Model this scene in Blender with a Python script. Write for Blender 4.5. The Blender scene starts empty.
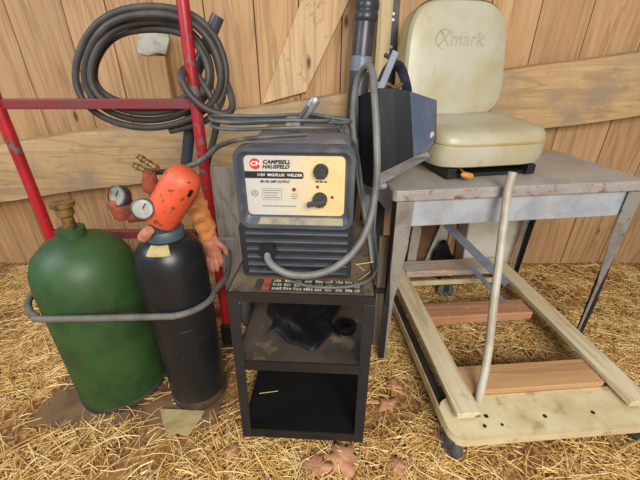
import bpy, bmesh, math, random
import numpy as np
from mathutils import Vector, Matrix
random.seed(7); rng = np.random.default_rng(7)
S = bpy.context.scene; COL = S.collection
PI = math.pi
# ------------------------------------------------------------ camera
H, PITCH, F = 1.05, math.radians(27.3), 350.0
cam_d = bpy.data.cameras.new('camera'); cam = bpy.data.objects.new('camera', cam_d); COL.objects.link(cam)
cam.location = (0, 0, H); cam.rotation_euler = (PI/2 - PITCH, 0, 0)
cam_d.sensor_fit = 'HORIZONTAL'; cam_d.sensor_width = 36; cam_d.lens = 36*F/640; cam_d.clip_start = .02
S.camera = cam
cs, sn = math.cos(PITCH), math.sin(PITCH)
def at(px, py, Y=None, Z=None):
    """the point of the place seen in that direction at depth Y, or at height Z"""
    x, y = (px-320)/F, (240-py)/F
    d = Vector((x, cs+y*sn, -sn+y*cs))
    t = Y/d.y if Y is not None else (Z-H)/d.z
    return Vector((0, 0, H)) + d*t

# ------------------------------------------------------------ materials
def lin(c):
    return tuple((v/255/12.92 if v/255 <= .04045 else ((v/255+.055)/1.055)**2.4) for v in c) + (1,)
class NT:
    def __init__(s, name):
        s.m = bpy.data.materials.new(name); s.m.use_nodes = True
        s.t = s.m.node_tree; s.b = s.t.nodes['Principled BSDF']
    def n(s, ty, **kw):
        nd = s.t.nodes.new(ty)
        for k, v in kw.items():
            if k in nd.inputs.keys(): nd.inputs[k].default_value = v
            else: setattr(nd, k, v)
        return nd
    def l(s, a, b): s.t.links.new(a, b)
    def mix(s, fac, a, b):
        nd = s.t.nodes.new('ShaderNodeMix'); nd.data_type = 'RGBA'
        if isinstance(fac, float): nd.inputs[0].default_value = fac
        else: s.l(fac, nd.inputs[0])
        for v, i in ((a, 6), (b, 7)):
            if isinstance(v, tuple): nd.inputs[i].default_value = v
            else: s.l(v, nd.inputs[i])
        return nd.outputs[2]
    def ramp(s, src, lo, hi):
        nd = s.n('ShaderNodeMapRange'); nd.inputs[1].default_value = lo; nd.inputs[2].default_value = hi
        s.l(src, nd.inputs[0]); return nd.outputs[0]
    def coord(s, scale=(1, 1, 1), out='Object'):
        tc = s.n('ShaderNodeTexCoord'); mp = s.n('ShaderNodeMapping'); mp.inputs['Scale'].default_value = scale
        s.l(tc.outputs[out], mp.inputs[0]); return mp.outputs[0]
    def noise(s, vec, scale, detail=4, rough=.6, dist=0):
        nd = s.n('ShaderNodeTexNoise'); nd.inputs['Scale'].default_value = scale; nd.inputs['Detail'].default_value = detail
        nd.inputs['Roughness'].default_value = rough; nd.inputs['Distortion'].default_value = dist
        s.l(vec, nd.inputs['Vector']); return nd.outputs[0]
    def bump(s, h, strength=.3, dist=.004):
        nd = s.n('ShaderNodeBump'); nd.inputs['Strength'].default_value = strength; nd.inputs['Distance'].default_value = dist
        s.l(h, nd.inputs['Height']); s.l(nd.outputs[0], s.b.inputs['Normal'])
def mat(name, c, c2=None, rough=.6, metal=0., scale=14, lo=.45, hi=.65, bump=.15, c3=None, s3=40, lo3=.6, hi3=.7, spec=.5):
    k = NT(name); v = k.coord(); nz = k.noise(v, scale)
    col = lin(c)
    if c2: col = k.mix(k.ramp(nz, lo, hi), lin(c), lin(c2))
    if c3: col = k.mix(k.ramp(k.noise(v, s3, 3), lo3, hi3), col, lin(c3))
    if isinstance(col, tuple): k.b.inputs['Base Color'].default_value = col
    else: k.l(col, k.b.inputs['Base Color'])
    k.b.inputs['Roughness'].default_value = rough; k.b.inputs['Metallic'].default_value = metal
    k.b.inputs['Specular IOR Level'].default_value = spec
    if bump: k.bump(k.noise(v, scale*6, 3), bump, .002)
    return k.m
def wood(name, c, c2, c3=None, along='z', rings=9, island=0.0, stain=None, rough=.75):
    k = NT(name); i = 'xyz'.index(along)
    sc = [1, 1, 1]; sc[i] = .07
    v = k.coord(tuple(sc))
    g = k.noise(v, 38, 5, .65, .6); w = k.noise(v, rings, 3, .5, 1.6)
    wv = k.n('ShaderNodeMath', operation='SINE'); mu = k.n('ShaderNodeMath', operation='MULTIPLY'); mu.inputs[1].default_value = 34
    k.l(w, mu.inputs[0]); k.l(mu.outputs[0], wv.inputs[0])
    col = k.mix(k.ramp(g, .3, .75), lin(c), lin(c2))
    dk = tuple(int(q*.78) for q in c2)
    fac = k.ramp(wv.outputs[0], .35, 1.0); fm = k.n('ShaderNodeMath', operation='MULTIPLY'); fm.inputs[1].default_value = .45
    k.l(fac, fm.inputs[0]); col = k.mix(fm.outputs[0], col, lin(dk))
    sc2 = [1, 1, 1]; sc2[i] = .35
    kn = k.n('ShaderNodeTexVoronoi'); kn.inputs['Scale'].default_value = 6.5; k.l(k.coord(tuple(sc2)), kn.inputs['Vector'])
    col = k.mix(k.ramp(kn.outputs['Distance'], .085, .04), col, lin(tuple(int(q*.5) for q in c2)))
    if c3: col = k.mix(k.ramp(k.noise(k.coord(), 5, 4), .48, .68), col, lin(c3))
    if stain: col = k.mix(k.ramp(k.noise(k.coord(), 23, 5, .75), .58, .72), col, lin(stain))
    if island:
        ge = k.n('ShaderNodeNewGeometry'); hs = k.n('ShaderNodeHueSaturation')
        k.l(k.ramp(ge.outputs['Random Per Island'], 0, 1), hs.inputs['Value'])
        mr = hs.inputs['Value'].links[0].from_node; mr.inputs[3].default_value = 1-island; mr.inputs[4].default_value = 1+island*.6
        k.l(col, hs.inputs['Color']); col = hs.outputs[0]
    k.l(col, k.b.inputs['Base Color']); k.b.inputs['Roughness'].default_value = rough
    k.bump(g, .25, .003)
    return k.m

M = {}
M['wallwood'] = wood('barn board wood', (198, 160, 116), (174, 130, 86), along='z', island=.13)
M['plankwood'] = wood('rough plank wood', (216, 184, 142), (192, 154, 110), along='z', stain=(150, 110, 70))
M['beamwood'] = wood('beam wood', (198, 165, 118), (176, 140, 95), c3=(152, 132, 108), along='x', stain=(150, 120, 85))
M['postwood'] = wood('post wood', (190, 150, 105), (160, 118, 74), along='z')
M['greywood'] = wood('weathered board', (172, 162, 148), (146, 132, 116), along='z', stain=(104, 84, 66))
M['lathwood'] = wood('pale lath', (214, 196, 158), (190, 165, 120), along='z')
M['creamwood'] = wood('cream painted plank', (222, 208, 174), (202, 182, 142), along='y', stain=(180, 156, 116))
M['tanwood'] = wood('tan plank', (200, 160, 112), (180, 134, 88), along='x')
M['redwood'] = wood('reddish plank', (200, 150, 112), (176, 120, 84), along='x', stain=(214, 182, 148))
M['chalkwood'] = wood('chalky plank', (196, 184, 172), (176, 156, 138), c3=(186, 140, 104), along='x', stain=(214, 206, 198))
M['stake'] = wood('stake wood', (140, 126, 104), (104, 90, 72), along='z')
M['dirt'] = mat('barn dirt', (150, 104, 62), (108, 74, 44), .95, scale=9, bump=.6, c3=(186, 146, 84), s3=60, lo3=.5, hi3=.62)
def straw_mat():
    k = NT('straw'); ge = k.n('ShaderNodeNewGeometry')
    cr = k.n('ShaderNodeValToRGB'); e = cr.color_ramp.elements
    e[0].position = 0; e[0].color = lin((126, 86, 44)); e[1].position = 1; e[1].color = lin((250, 228, 168))
    for p, c in ((.2, (186, 138, 68)), (.5, (216, 172, 98)), (.8, (234, 202, 136))):
        q = e.new(p); q.color = lin(c)
    k.l(ge.outputs['Random Per Island'], cr.inputs[0]); k.l(cr.outputs[0], k.b.inputs['Base Color'])
    k.b.inputs['Roughness'].default_value = .6
    return k.m
M['straw'] = straw_mat()
M['leaf'] = mat('dry leaf', (194, 142, 106), (164, 112, 80), .8, scale=30)
M['paper'] = mat('scrap paper', (172, 152, 104), (150, 128, 84), .9, scale=20)
M['tank'] = mat('black tank paint', (26, 28, 32), (40, 37, 35), .36, scale=7, lo=.5, hi=.75, c3=(92, 88, 82), s3=60, lo3=.68, hi3=.76, bump=.08)
M['tankrust'] = mat('rusty black rim', (48, 42, 38), (84, 66, 50), .75, scale=16)
M['collar'] = mat('slate steel collar', (66, 82, 88), (88, 92, 88), .5, scale=12, bump=.1)
M['taglabel'] = mat('yellowed label', (176, 160, 110), (150, 134, 92), .7, scale=40)
M['green'] = mat('green tank paint', (52, 84, 42), (40, 66, 36), .5, scale=8, bump=.1, c3=(110, 112, 72), s3=55, lo3=.68, hi3=.78)
M['orange'] = mat('faded orange paint', (216, 92, 58), (198, 78, 46), .5, scale=10, c3=(112, 66, 44), s3=60, lo3=.62, hi3=.66, bump=.1)
M['darkhole'] = mat('dark opening', (16, 14, 13), rough=.9, bump=0)
M['brass'] = mat('tarnished brass', (150, 118, 70), (90, 66, 44), .5, .6, scale=40)
M['rustred'] = mat('rusty red metal', (146, 66, 42), (96, 46, 34), .7, scale=25)
M['gaugeface'] = mat('gauge face', (190, 190, 180), (150, 150, 140), .3, scale=20, bump=0)
M['steelgrey'] = mat('grey steel', (96, 98, 100), (70, 68, 66), .45, .6, scale=20)
M['red'] = mat('red hand truck paint', (174, 30, 38), (130, 28, 34), .38, scale=9, c3=(104, 92, 90), s3=18, lo3=.6, hi3=.66, bump=.1)
M['reddark'] = mat('grimy red paint', (120, 40, 44), (98, 56, 54), .55, scale=12)
M['toe'] = mat('dusty toe plate', (120, 92, 62), (92, 70, 50), .85, scale=12)
M['hose'] = mat('black rubber hose', (58, 54, 51), (80, 74, 67), .55, scale=12, bump=.1)
M['hosegrey'] = mat('dusty grey cable', (112, 112, 108), (92, 92, 92), .5, scale=12, bump=.1)
M['cable'] = mat('grey welding cable', (66, 72, 74), (92, 92, 86), .5, scale=20, bump=.1)
M['strap'] = mat('grey rubber strap', (104, 100, 95), (84, 80, 76), .6, scale=15)
M['glove'] = mat('tan glove leather', (190, 122, 62), (158, 94, 48), .8, scale=22, bump=.5)
M['glovepink'] = mat('reddish worn leather', (190, 128, 102), (160, 96, 72), .8, scale=24, bump=.5)
M['bezel'] = mat('blue grey plastic', (62, 68, 77), (80, 84, 88), .4, scale=10, bump=.1, c3=(140, 134, 116), s3=8, lo3=.58, hi3=.85)
M['shell'] = mat('grey painted steel cover', (112, 112, 114), (150, 142, 128), .45, scale=9)
M['louver'] = mat('charcoal plastic', (30, 32, 37), (44, 45, 48), .45, scale=12, bump=.1)
M['ledgedust'] = mat('ledge dust', (150, 140, 114), (104, 102, 98), .9, scale=22)
M['ridge'] = mat('worn ridge plastic', (74, 77, 82), (56, 59, 64), .45, scale=14, bump=.1)
def panel_mat():
    k = NT('stained silver panel'); tc = k.coord()
    sx = k.n('ShaderNodeSeparateXYZ'); k.l(tc, sx.inputs[0])
    nz = k.noise(tc, 26, 5, .7)
    ad = k.n('ShaderNodeMath', operation='MULTIPLY_ADD'); ad.inputs[1].default_value = .11; k.l(nz, ad.inputs[0]); k.l(sx.outputs[0], ad.inputs[2])
    f = k.ramp(ad.outputs[0], .015, .105)
    c = k.mix(f, lin((184, 182, 175)), lin((208, 187, 134)))
    c = k.mix(k.ramp(k.noise(tc, 90, 3), .6, .74), c, lin((198, 170, 112)))
    k.l(c, k.b.inputs['Base Color']); k.b.inputs['Roughness'].default_value = .45
    return k.m
M['panel'] = panel_mat()
M['ink'] = mat('black ink', (22, 22, 24), rough=.6, bump=0)
M['inkgrey'] = mat('grey ink', (112, 108, 100), rough=.6, bump=0)
M['white'] = mat('white ink', (222, 220, 214), rough=.6, bump=0)
M['redink'] = mat('red ink', (196, 40, 38), rough=.5, bump=0)
M['knob'] = mat('black knob plastic', (40, 40, 42), (64, 62, 60), .5, scale=30)
M['led'] = mat('brown lens', (112, 58, 40), rough=.3, bump=0)
M['clamp'] = mat('galvanised clamp', (150, 152, 152), (112, 112, 112), .4, .5, scale=30)
M['cart'] = mat('black cart paint', (24, 24, 26), (38, 34, 30), .5, scale=8, bump=.1)
M['cartleg'] = mat('blue black cart leg', (28, 32, 40), (40, 38, 36), .45, scale=12, bump=.1)
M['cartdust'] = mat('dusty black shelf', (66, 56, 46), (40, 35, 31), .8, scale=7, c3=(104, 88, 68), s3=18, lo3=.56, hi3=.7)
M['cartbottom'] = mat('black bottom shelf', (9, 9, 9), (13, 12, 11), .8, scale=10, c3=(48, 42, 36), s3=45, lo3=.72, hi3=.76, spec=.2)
M['carttop'] = mat('dusty cart top', (82, 72, 58), (112, 96, 72), .8, scale=12, c3=(58, 52, 46), s3=30)
M['bag'] = mat('black plastic film', (9, 9, 12), (14, 14, 17), .55, scale=10, bump=.3, spec=.3)
M['stickerbg'] = mat('worn dark sticker', (52, 46, 40), (74, 64, 52), .7, scale=30)
M['wornred'] = mat('worn red print', (168, 66, 52), (120, 60, 48), .7, scale=60)
M['wornwhite'] = mat('worn white print', (186, 180, 164), (130, 118, 98), .7, scale=50)
M['tread'] = mat('grey rubber wheel', (72, 74, 78), (98, 98, 98), .6, scale=20)
M['helmet'] = mat('black helmet shell', (15, 16, 20), (21, 22, 26), .42, scale=8, bump=.05, spec=.35)
M['helmetsheen'] = mat('painted slate sheen', (78, 88, 112), (92, 100, 120), .2, scale=7, bump=0)  # lighter slate colour paints in the sheen on the black helmet shell
M['rim'] = mat('grey helmet rim', (160, 158, 158), (136, 136, 140), .4, scale=14)
M['band'] = mat('navy headgear band', (26, 30, 46), (38, 40, 52), .5, scale=12)
M['bandblue'] = mat('slate strap', (104, 112, 132), (92, 98, 116), .5, scale=14)
M['sticker'] = mat('pale sticker', (206, 190, 184), (176, 140, 130), .5, scale=80, bump=0)
M['pipe'] = mat('black plastic pipe', (50, 52, 58), (68, 70, 76), .35, scale=8, bump=.05)
M['bar'] = mat('dark steel bar', (50, 47, 45), (70, 64, 58), .5, .3, scale=14)
M['vinyl'] = mat('cream vinyl', (182, 178, 158), (172, 160, 124), .38, scale=4, lo=.42, hi=.62, bump=.08, c3=(172, 156, 118), s3=14, lo3=.6, hi3=.78)
M['vinylside'] = mat('yellowed vinyl edge', (180, 158, 106), (160, 138, 88), .5, scale=8, bump=.1)
M['vinylemb'] = mat('embossed vinyl', (166, 160, 138), (154, 142, 108), .5, scale=5, bump=0)
M['table'] = mat('grey table paint', (168, 173, 180), (148, 153, 160), .4, .0, scale=9, c3=(160, 142, 112), s3=10, lo3=.56, hi3=.72, bump=.1)
M['tabletop'] = mat('dusty table top', (176, 172, 166), (160, 156, 152), .45, .1, scale=8, c3=(186, 166, 130), s3=9, lo3=.5, hi3=.7, bump=.1)
M['tablerim'] = mat('scuffed rusty rim', (150, 143, 140), (168, 160, 150), .5, .0, scale=14, c3=(126, 84, 54), s3=26, lo3=.54, hi3=.66)
M['tableleg'] = mat('worn grey leg', (146, 142, 134), (120, 114, 106), .5, .1, scale=14, c3=(112, 84, 58), s3=40, lo3=.6, hi3=.7)
M['legshade'] = mat('shaded leg side', (30, 29, 29), (44, 40, 38), .6, scale=14)  # near black puts the shade of the leg's inner side into the colour
M['bluesteel'] = mat('blue grey steel', (124, 131, 145), (104, 110, 124), .45, .1, scale=12)
M['bracket'] = mat('black seat bracket', (26, 26, 28), rough=.5)
M['amber'] = mat('amber knob', (206, 142, 58), (184, 120, 44), .4, scale=40)
M['creamsteel'] = mat('cream painted steel', (214, 198, 158), (196, 176, 132), .5, scale=9, c3=(170, 148, 108), s3=18, lo3=.58, hi3=.72, bump=.1)
M['creampipe'] = mat('cream pipe', (184, 178, 160), (164, 154, 134), .45, scale=12, bump=.05)
M['cardboard'] = mat('brown cardboard', (122, 90, 60), (104, 76, 50), .9, scale=8)
M['whiteplastic'] = mat('off white plastic', (206, 200, 186), (186, 178, 158), .5, scale=8)
M['tin'] = mat('dull galvanised scrap', (176, 172, 156), (138, 130, 108), .5, .3, scale=16)

# ------------------------------------------------------------ mesh builder
def catmull(P, n=8, closed=False):
    P = [Vector(p) for p in P]; out = []
    m = len(P)
    for i in range(m if closed else m-1):
        if closed: a, b, c, d = P[(i-1) % m], P[i], P[(i+1) % m], P[(i+2) % m]
        else: a, b, c, d = P[max(i-1, 0)], P[i], P[i+1], P[min(i+2, m-1)]
        for j in range(n):
            t = j/n
            out.append(.5*((2*b)+(c-a)*t+(2*a-5*b+4*c-d)*t*t+(3*b-a-3*c+d)*t**3))
    if not closed: out.append(P[-1])
    return out
class MB:
    def __init__(s, T=None): s.v = []; s.f = []; s.T = T or Matrix()
    def add(s, vs, fs):
        b = len(s.v); s.v += [s.T @ Vector(q) for q in vs]; s.f += [tuple(b+i for i in f) for f in fs]
    def hexa(s, c):   # 8 corners: bottom ring 0-3, top ring 4-7
        s.add(c, [(3, 2, 1, 0), (4, 5, 6, 7), (0, 1, 5, 4), (1, 2, 6, 5), (2, 3, 7, 6), (3, 0, 4, 7)]); return s
    def box(s, x0, x1, y0, y1, z0, z1):
        return s.hexa([(x0, y0, z0), (x1, y0, z0), (x1, y1, z0), (x0, y1, z0), (x0, y0, z1), (x1, y0, z1), (x1, y1, z1), (x0, y1, z1)])
    def bar(s, a, b, w, t, up=(0, 0, 1)):   # rectangular bar a->b, w across, t along up
        a, b = Vector(a), Vector(b); d = (b-a).normalized(); x = d.cross(Vector(up)).normalized(); u = x.cross(d)
        q = [(-w/2, -t/2), (w/2, -t/2), (w/2, t/2), (-w/2, t/2)]
        return s.hexa([a+x*i+u*j for i, j in q]+[b+x*i+u*j for i, j in q])
    def prism(s, poly, off):   # planar polygon (3D points) pushed by vector off
        n = len(poly); off = Vector(off); P = [Vector(p) for p in poly]
        s.add(P+[p+off for p in P], [tuple(range(n))[::-1], tuple(range(n, 2*n))]+[(i, (i+1) % n, (i+1) % n+n, i+n) for i in range(n)]); return s
    def tube(s, path, r, seg=10, closed=False, caps=True, flat=1.0, upref=None):
        P = [Vector(p) for p in path]; n = len(P)
        R = r if isinstance(r, (list, tuple)) else [r]*n
        T = [((P[(i+1) % n]-P[(i-1) % n]) if closed else (P[min(i+1, n-1)]-P[max(i-1, 0)])).normalized() for i in range(n)]
        u = T[0].orthogonal().normalized() if upref is None else (Vector(upref)-T[0]*Vector(upref).dot(T[0])).normalized()
        vs = []
        for i in range(n):
            u = (u-T[i]*u.dot(T[i])).normalized(); w = T[i].cross(u)
            for k in range(seg):
                a = 2*PI*k/seg; vs.append(P[i]+(u*math.cos(a)*flat+w*math.sin(a))*R[i])
        fs = [(i*seg+k, i*seg+(k+1) % seg, (i+1)*seg+(k+1) % seg, (i+1)*seg+k) for i in range(n-1) for k in range(seg)]
        if closed:
            best = min(range(seg), key=lambda o: (vs[(n-1)*seg]-vs[o]).length)
            fs += [((n-1)*seg+k, (n-1)*seg+(k+1) % seg, (k+1+best) % seg, (k+best) % seg) for k in range(seg)]
        elif caps: fs += [tuple(range(seg))[::-1], tuple(range((n-1)*seg, n*seg))]
        s.add(vs, fs); return s
    def lathe(s, prof, a=(0, 0, 0), ax=(0, 0, 1), seg=32, arc=(0, 2*PI), caps=True):
        a = Vector(a); z = Vector(ax).normalized(); x = z.orthogonal().normalized() if abs(z.z) < .999 else Vector((1, 0, 0)); y = z.cross(x)
        full = arc[1]-arc[0] > 2*PI-.01; m = seg if full else seg+1
        vs = [a+z*h+(x*math.cos(arc[0]+(arc[1]-arc[0])*k/seg)+y*math.sin(arc[0]+(arc[1]-arc[0])*k/seg))*r for r, h in prof for k in range(m)]
        fs = []
        for i in range(len(prof)-1):
            for k in range(seg):
                k2 = (k+1) % m
                fs.append((i*m+k, i*m+k2, (i+1)*m+k2, (i+1)*m+k))
        if full and caps:
            if prof[0][0] > 1e-5: fs.append(tuple(range(m))[::-1])
            if prof[-1][0] > 1e-5: fs.append(tuple(range((len(prof)-1)*m, len(prof)*m)))
        s.add(vs, fs); return s
    def jitter(s, amp, fr):
        s.v = [q+Vector((math.sin(fr*q.z+2*fr*q.x), math.sin(fr*q.x*1.3-fr*q.z*1.7), math.sin(1.1*fr*q.x+fr*q.y)))*amp for q in s.v]; return s
    def build(s, name, m, parent=None, smooth=False, bevel=0, bseg=2, sub=0, solid=0, weld=False):
        me = bpy.data.meshes.new(name)
        o = bpy.data.objects.new(name, me); COL.objects.link(o)
        vs = s.v
        if parent is not None:
            o.parent = parent; W = world(parent).inverted(); vs = [W @ q for q in vs]
        me.from_pydata([tuple(q) for q in vs], [], s.f)
        bm = bmesh.new(); bm.from_mesh(me)
        bmesh.ops.remove_doubles(bm, verts=bm.verts, dist=1e-6)
        bmesh.ops.recalc_face_normals(bm, faces=bm.faces); bm.to_mesh(me); bm.free()
        me.materials.append(M[m])
        if smooth:
            me.polygons.foreach_set('use_smooth', [True]*len(me.polygons))
            me.set_sharp_from_angle(angle=math.radians(40))
        if solid:
            q = o.modifiers.new('solid', 'SOLIDIFY'); q.thickness = solid; q.offset = -1
        if bevel:
            q = o.modifiers.new('bevel', 'BEVEL'); q.width = bevel; q.segments = bseg; q.limit_method = 'ANGLE'; q.angle_limit = math.radians(40)
        if sub:
            q = o.modifiers.new('sub', 'SUBSURF'); q.levels = sub; q.render_levels = sub
            me.polygons.foreach_set('use_smooth', [True]*len(me.polygons))
        return o
def world(o):
    m = o.matrix_basis.copy()
    return world(o.parent) @ m if o.parent else m
def thing(name, label, cat, T=None, group=None):
    o = bpy.data.objects.new(name, None); COL.objects.link(o); o.empty_display_size = .05
    if T is not None: o.matrix_basis = T if isinstance(T, Matrix) else Matrix.Translation(Vector(T))
    return tag(o, label, cat, group)
def tag(o, label, cat, group=None):
    o['label'] = label; o['category'] = cat
    if group: o['group'] = group
    return o
def struct(o): o['kind'] = 'structure'; return o
def frame(x, y, z=0, deg=0): return Matrix.Translation((x, y, z)) @ Matrix.Rotation(math.radians(deg), 4, 'Z')
def lettering(name, body, size, T, m, parent, width=None, bold=0., shear=0., depth=.0004):
    """flat lettering; T maps the text plane (x right, y up) into the place; centred"""
    cu = bpy.data.curves.new(name, 'FONT'); cu.body = body; cu.size = size; cu.shear = shear; cu.offset = bold
    cu.extrude = depth; cu.align_x = 'CENTER'; cu.align_y = 'CENTER'; cu.resolution_u = 3
    tmp = bpy.data.objects.new('tmp', cu); COL.objects.link(tmp)
    dg = bpy.context.evaluated_depsgraph_get()
    me = bpy.data.meshes.new_from_object(tmp.evaluated_get(dg)); bpy.data.objects.remove(tmp)
    xs = [v.co.x for v in me.vertices]; k = width/(max(xs)-min(xs)) if width else 1
    W = world(parent).inverted() @ T
    for v in me.vertices: v.co = W @ Vector((v.co.x*k, v.co.y, v.co.z))
    me.materials.clear(); me.materials.append(M[m])
    o = bpy.data.objects.new(name, me); COL.objects.link(o); o.parent = parent
    return o
UP = Matrix.Rotation(PI/2, 4, 'X')    # text plane -> upright, facing -Y

# ------------------------------------------------------------ setting
def grid_floor():
    b = MB(); n = 60
    for j in range(n+1):
        for i in range(n+1):
            x = -2.6+5.2*i/n; y = -2.2+4.1*j/n
            b.v.append(Vector((x, y, -.004+.004*math.sin(7*x+1.3*y)*math.cos(5*y-2*x))))
    b.f = [(j*(n+1)+i, j*(n+1)+i+1, (j+1)*(n+1)+i+1, (j+1)*(n+1)+i) for j in range(n) for i in range(n)]
    return struct(b.build('floor', 'dirt', smooth=True))
grid_floor()
edges = [-2.6, -2.3, -2.05, -1.83, -1.55, -1.32, -1.08, -.90, -.70, -.49, -.278, -.09, .093, .30, .50, .72, .93, 1.15, 1.4, 1.62, 1.9, 2.2, 2.6]
b = MB()
for x0, x1 in zip(edges, edges[1:]): b.box(x0+.0022, x1-.0022, 1.75+random.uniform(0, .004), 1.775, -.02, 2.1)
struct(b.build('wall_back', 'wallwood', bevel=.002))
struct(MB().box(-2.6, 2.6, 1.776, 1.80, -.02, 2.1).build('wall_back_backing', 'bar'))

# long beam in front of the wall, slightly sloping up to the right
zl = lambda x: .9015+.135*x
def beam():
    b = MB(); rows = []
    n = 24
    for i in range(n+1):
        x = -2.3+4.6*i/n; zt = zl(x)+.004*math.sin(9*x)
        rows.append([(x, 1.652, zt-.27), (x, 1.646, zt-.16), (x, 1.65, zt-.03), (x, 1.665, zt-.004), (x, 1.70, zt), (x, 1.725, zt), (x, 1.725, zt-.27)])
    k = 7; vs = [q for r in rows for q in r]
    fs = [(i*k+j, i*k+(j+1) % k, (i+1)*k+(j+1) % k, (i+1)*k+j) for i in range(n) for j in range(k)]
    fs += [tuple(range(k))[::-1], tuple(range(n*k, n*k+k))]
    b.add(vs, fs)
    return b.build('timber_beam', 'beamwood', smooth=True)
struct(beam()).name = 'trim_1'

# wide diagonal plank on the wall
P = [at(262, 104, 1.722), at(303, -4, 1.722), at(355, -4, 1.722), at(306, 92, 1.722)]
d = (P[1]-P[0]).normalized()
P[1] += d*.35; P[2] += d*.35
o = MB().prism(P, (0, .026, 0)).build('diagonal_plank', 'plankwood', bevel=.003)
tag(o, 'wide rough wooden plank leaning diagonally against the wall boards above the welder', 'plank')
# post and scrap at the left, over the beam
x0 = at(147, 80, 1.70).x; x1 = at(170, 80, 1.70).x
ztop = at(157, 56, 1.69).z
o = MB().box(x0, x1, 1.69, 1.745, zl(x0)-.04, ztop).build('wood_block', 'postwood', bevel=.003)
tag(o, 'short upright wooden block against the wall boards, behind the black hose coil', 'block')
b = MB(); pts = [(138, 26), (150, 27), (158, 30), (167, 28), (169, 40), (166, 55), (158, 53), (148, 56), (137, 53)]
b.prism([at(x, y, 1.682) for x, y in pts], (0, .012, 0))
o = b.build('tin_scrap', 'tin', bevel=.003); tag(o, 'crumpled pale metal scrap on top of the upright block by the hose coil', 'metal scrap')

# ------------------------------------------------------------ straw and litter
def straws(n):
    vs = []; fs = []
    i = 0
    while i < n:
        x = rng.uniform(-1.7, 1.75); y = rng.uniform(.22, 1.70)
        if abs(x) > .42+.95*y and rng.random() < .6: continue
        onplate = -.93 < x < -.315 and .74 < y < 1.12
        if onplate and rng.random() > .10: continue
        pat = math.sin(6.1*x+2.2*math.sin(3.7*y))*math.sin(7.3*y+1.7*math.sin(5.1*x)+.6)
        if pat > .25 and rng.random() < .8*min(1, (pat-.25)*3): continue
        near = y < .75
        L = rng.uniform(.03, .125)*(1.15 if rng.random() < .15 else 1); wd = rng.uniform(.0007, .0017)
        a = rng.uniform(0, PI); z = abs(rng.normal(0, .008))+.002
        if onplate: z += .012
        hx, hy = math.cos(a)*L/2, math.sin(a)*L/2; dz = rng.normal(0, .0065); cv = rng.normal(0, .07)*L
        ring = []
        for t in (-1, -.3, .4, 1):
            off = cv*(1-t*t)
            cx, cy, cz = x+hx*t-math.sin(a)*off, y+hy*t+math.cos(a)*off, max(.0015, z+dz*t+.004*(1-t*t))
            nx, ny = -math.sin(a)*wd, math.cos(a)*wd
            k = len(vs); vs += [(cx+nx, cy+ny, cz), (cx-nx, cy-ny, cz), (cx, cy, cz+wd*1.1)]
            ring.append(k)
        for p, q in zip(ring, ring[1:]):
            for j in range(3): fs.append((p+j, p+(j+1) % 3, q+(j+1) % 3, q+j))
        i += 1
    me = bpy.data.meshes.new('straw'); me.from_pydata(vs, [], fs); me.materials.append(M['straw'])
    o = bpy.data.objects.new('straw', me); COL.objects.link(o)
    o['kind'] = 'stuff'; o['label'] = 'loose golden straw scattered over the barn floor'; o['category'] = 'straw'
straws(33000)
vs = []; fs = []
for lx, ly, lz, a, L in ((-.13, .13, .084, .2, .06), (.150, .08, .578, .9, .05), (.140, .12, .578, 2.2, .04), (.155, .14, .578, .3, .045)):
    T = frame(-.045, .650, 0, -3.2); p = T @ Vector((lx-L/2*math.cos(a), ly-L/2*math.sin(a), lz)); q = T @ Vector((lx+L/2*math.cos(a), ly+L/2*math.sin(a), lz+.001)); n2 = (q-p).cross(Vector((0, 0, 1))).normalized()*.0008; k = len(vs)
    vs += [tuple(p+n2), tuple(p-n2), tuple(p+Vector((0, 0, .0014))), tuple(q+n2), tuple(q-n2), tuple(q+Vector((0, 0, .0014)))]
    fs += [(k, k+1, k+4, k+3), (k+1, k+2, k+5, k+4), (k+2, k, k+3, k+5)]
me = bpy.data.meshes.new('straw_bits'); me.from_pydata(vs, [], fs); me.materials.append(M['straw'])
o = bpy.data.objects.new('straw_bits', me); COL.objects.link(o)
o['kind'] = 'stuff'; o['label'] = 'stray straw bits lying on the cart shelves'; o['category'] = 'straw'
def leaf(px, py, size, rot, label, z=.022):
    c = at(px, py, Z=z); b = MB(Matrix.Translation(c) @ Matrix.Rotation(rot, 4, 'Z'))
    out = [(0, -1), (.35, -.75), (.3, -.4), (.75, -.3), (.55, 0), (.8, .35), (.35, .35), (.25, .75), (0, 1.1), (-.3, .7), (-.35, .35), (-.8, .3), (-.5, 0), (-.7, -.35), (-.3, -.4), (-.32, -.75)]
    vs = [(0, 0, 0)]+[(x*size, y*size, .25*size*(x*x)+.12*size*math.sin(4*y)) for x, y in out]
    n = len(out); b.add(vs, [(0, i+1, (i+1) % n+1) for i in range(n)])
    o = b.build('dry_leaf', 'leaf', solid=.0012, smooth=True); tag(o, label, 'leaf', 'dry leaves on the straw')
leaf(343, 459, .058, .4, 'large reddish brown dry leaf lying in front of the cart')
leaf(318, 466, .046, 1.5, 'dry brown leaf left of the larger leaf in front of the cart')
leaf(388, 404, .04, 2.2, 'curled reddish dry leaf on the straw between cart and dolly')
leaf(394, 384, .032, .9, 'small dry leaf lying just beside the table leg foot')
leaf(232, 452, .03, 2.8, 'small tan dry leaf by the left front corner of the cart')
leaf(398, 466, .03, .2, 'dry leaf on the straw in front of the dolly corner wheel')
b = MB(); pts = [(160, 409), (205, 411), (199, 421), (188, 437), (176, 433), (168, 437), (163, 424)]
b.prism([at(x, y, Z=.026) for x, y in pts], (0, 0, .0016))
o = b.build('paper_scrap', 'paper'); tag(o, 'torn scrap of dull tan paper at the foot of the black cylinder', 'paper')

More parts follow.
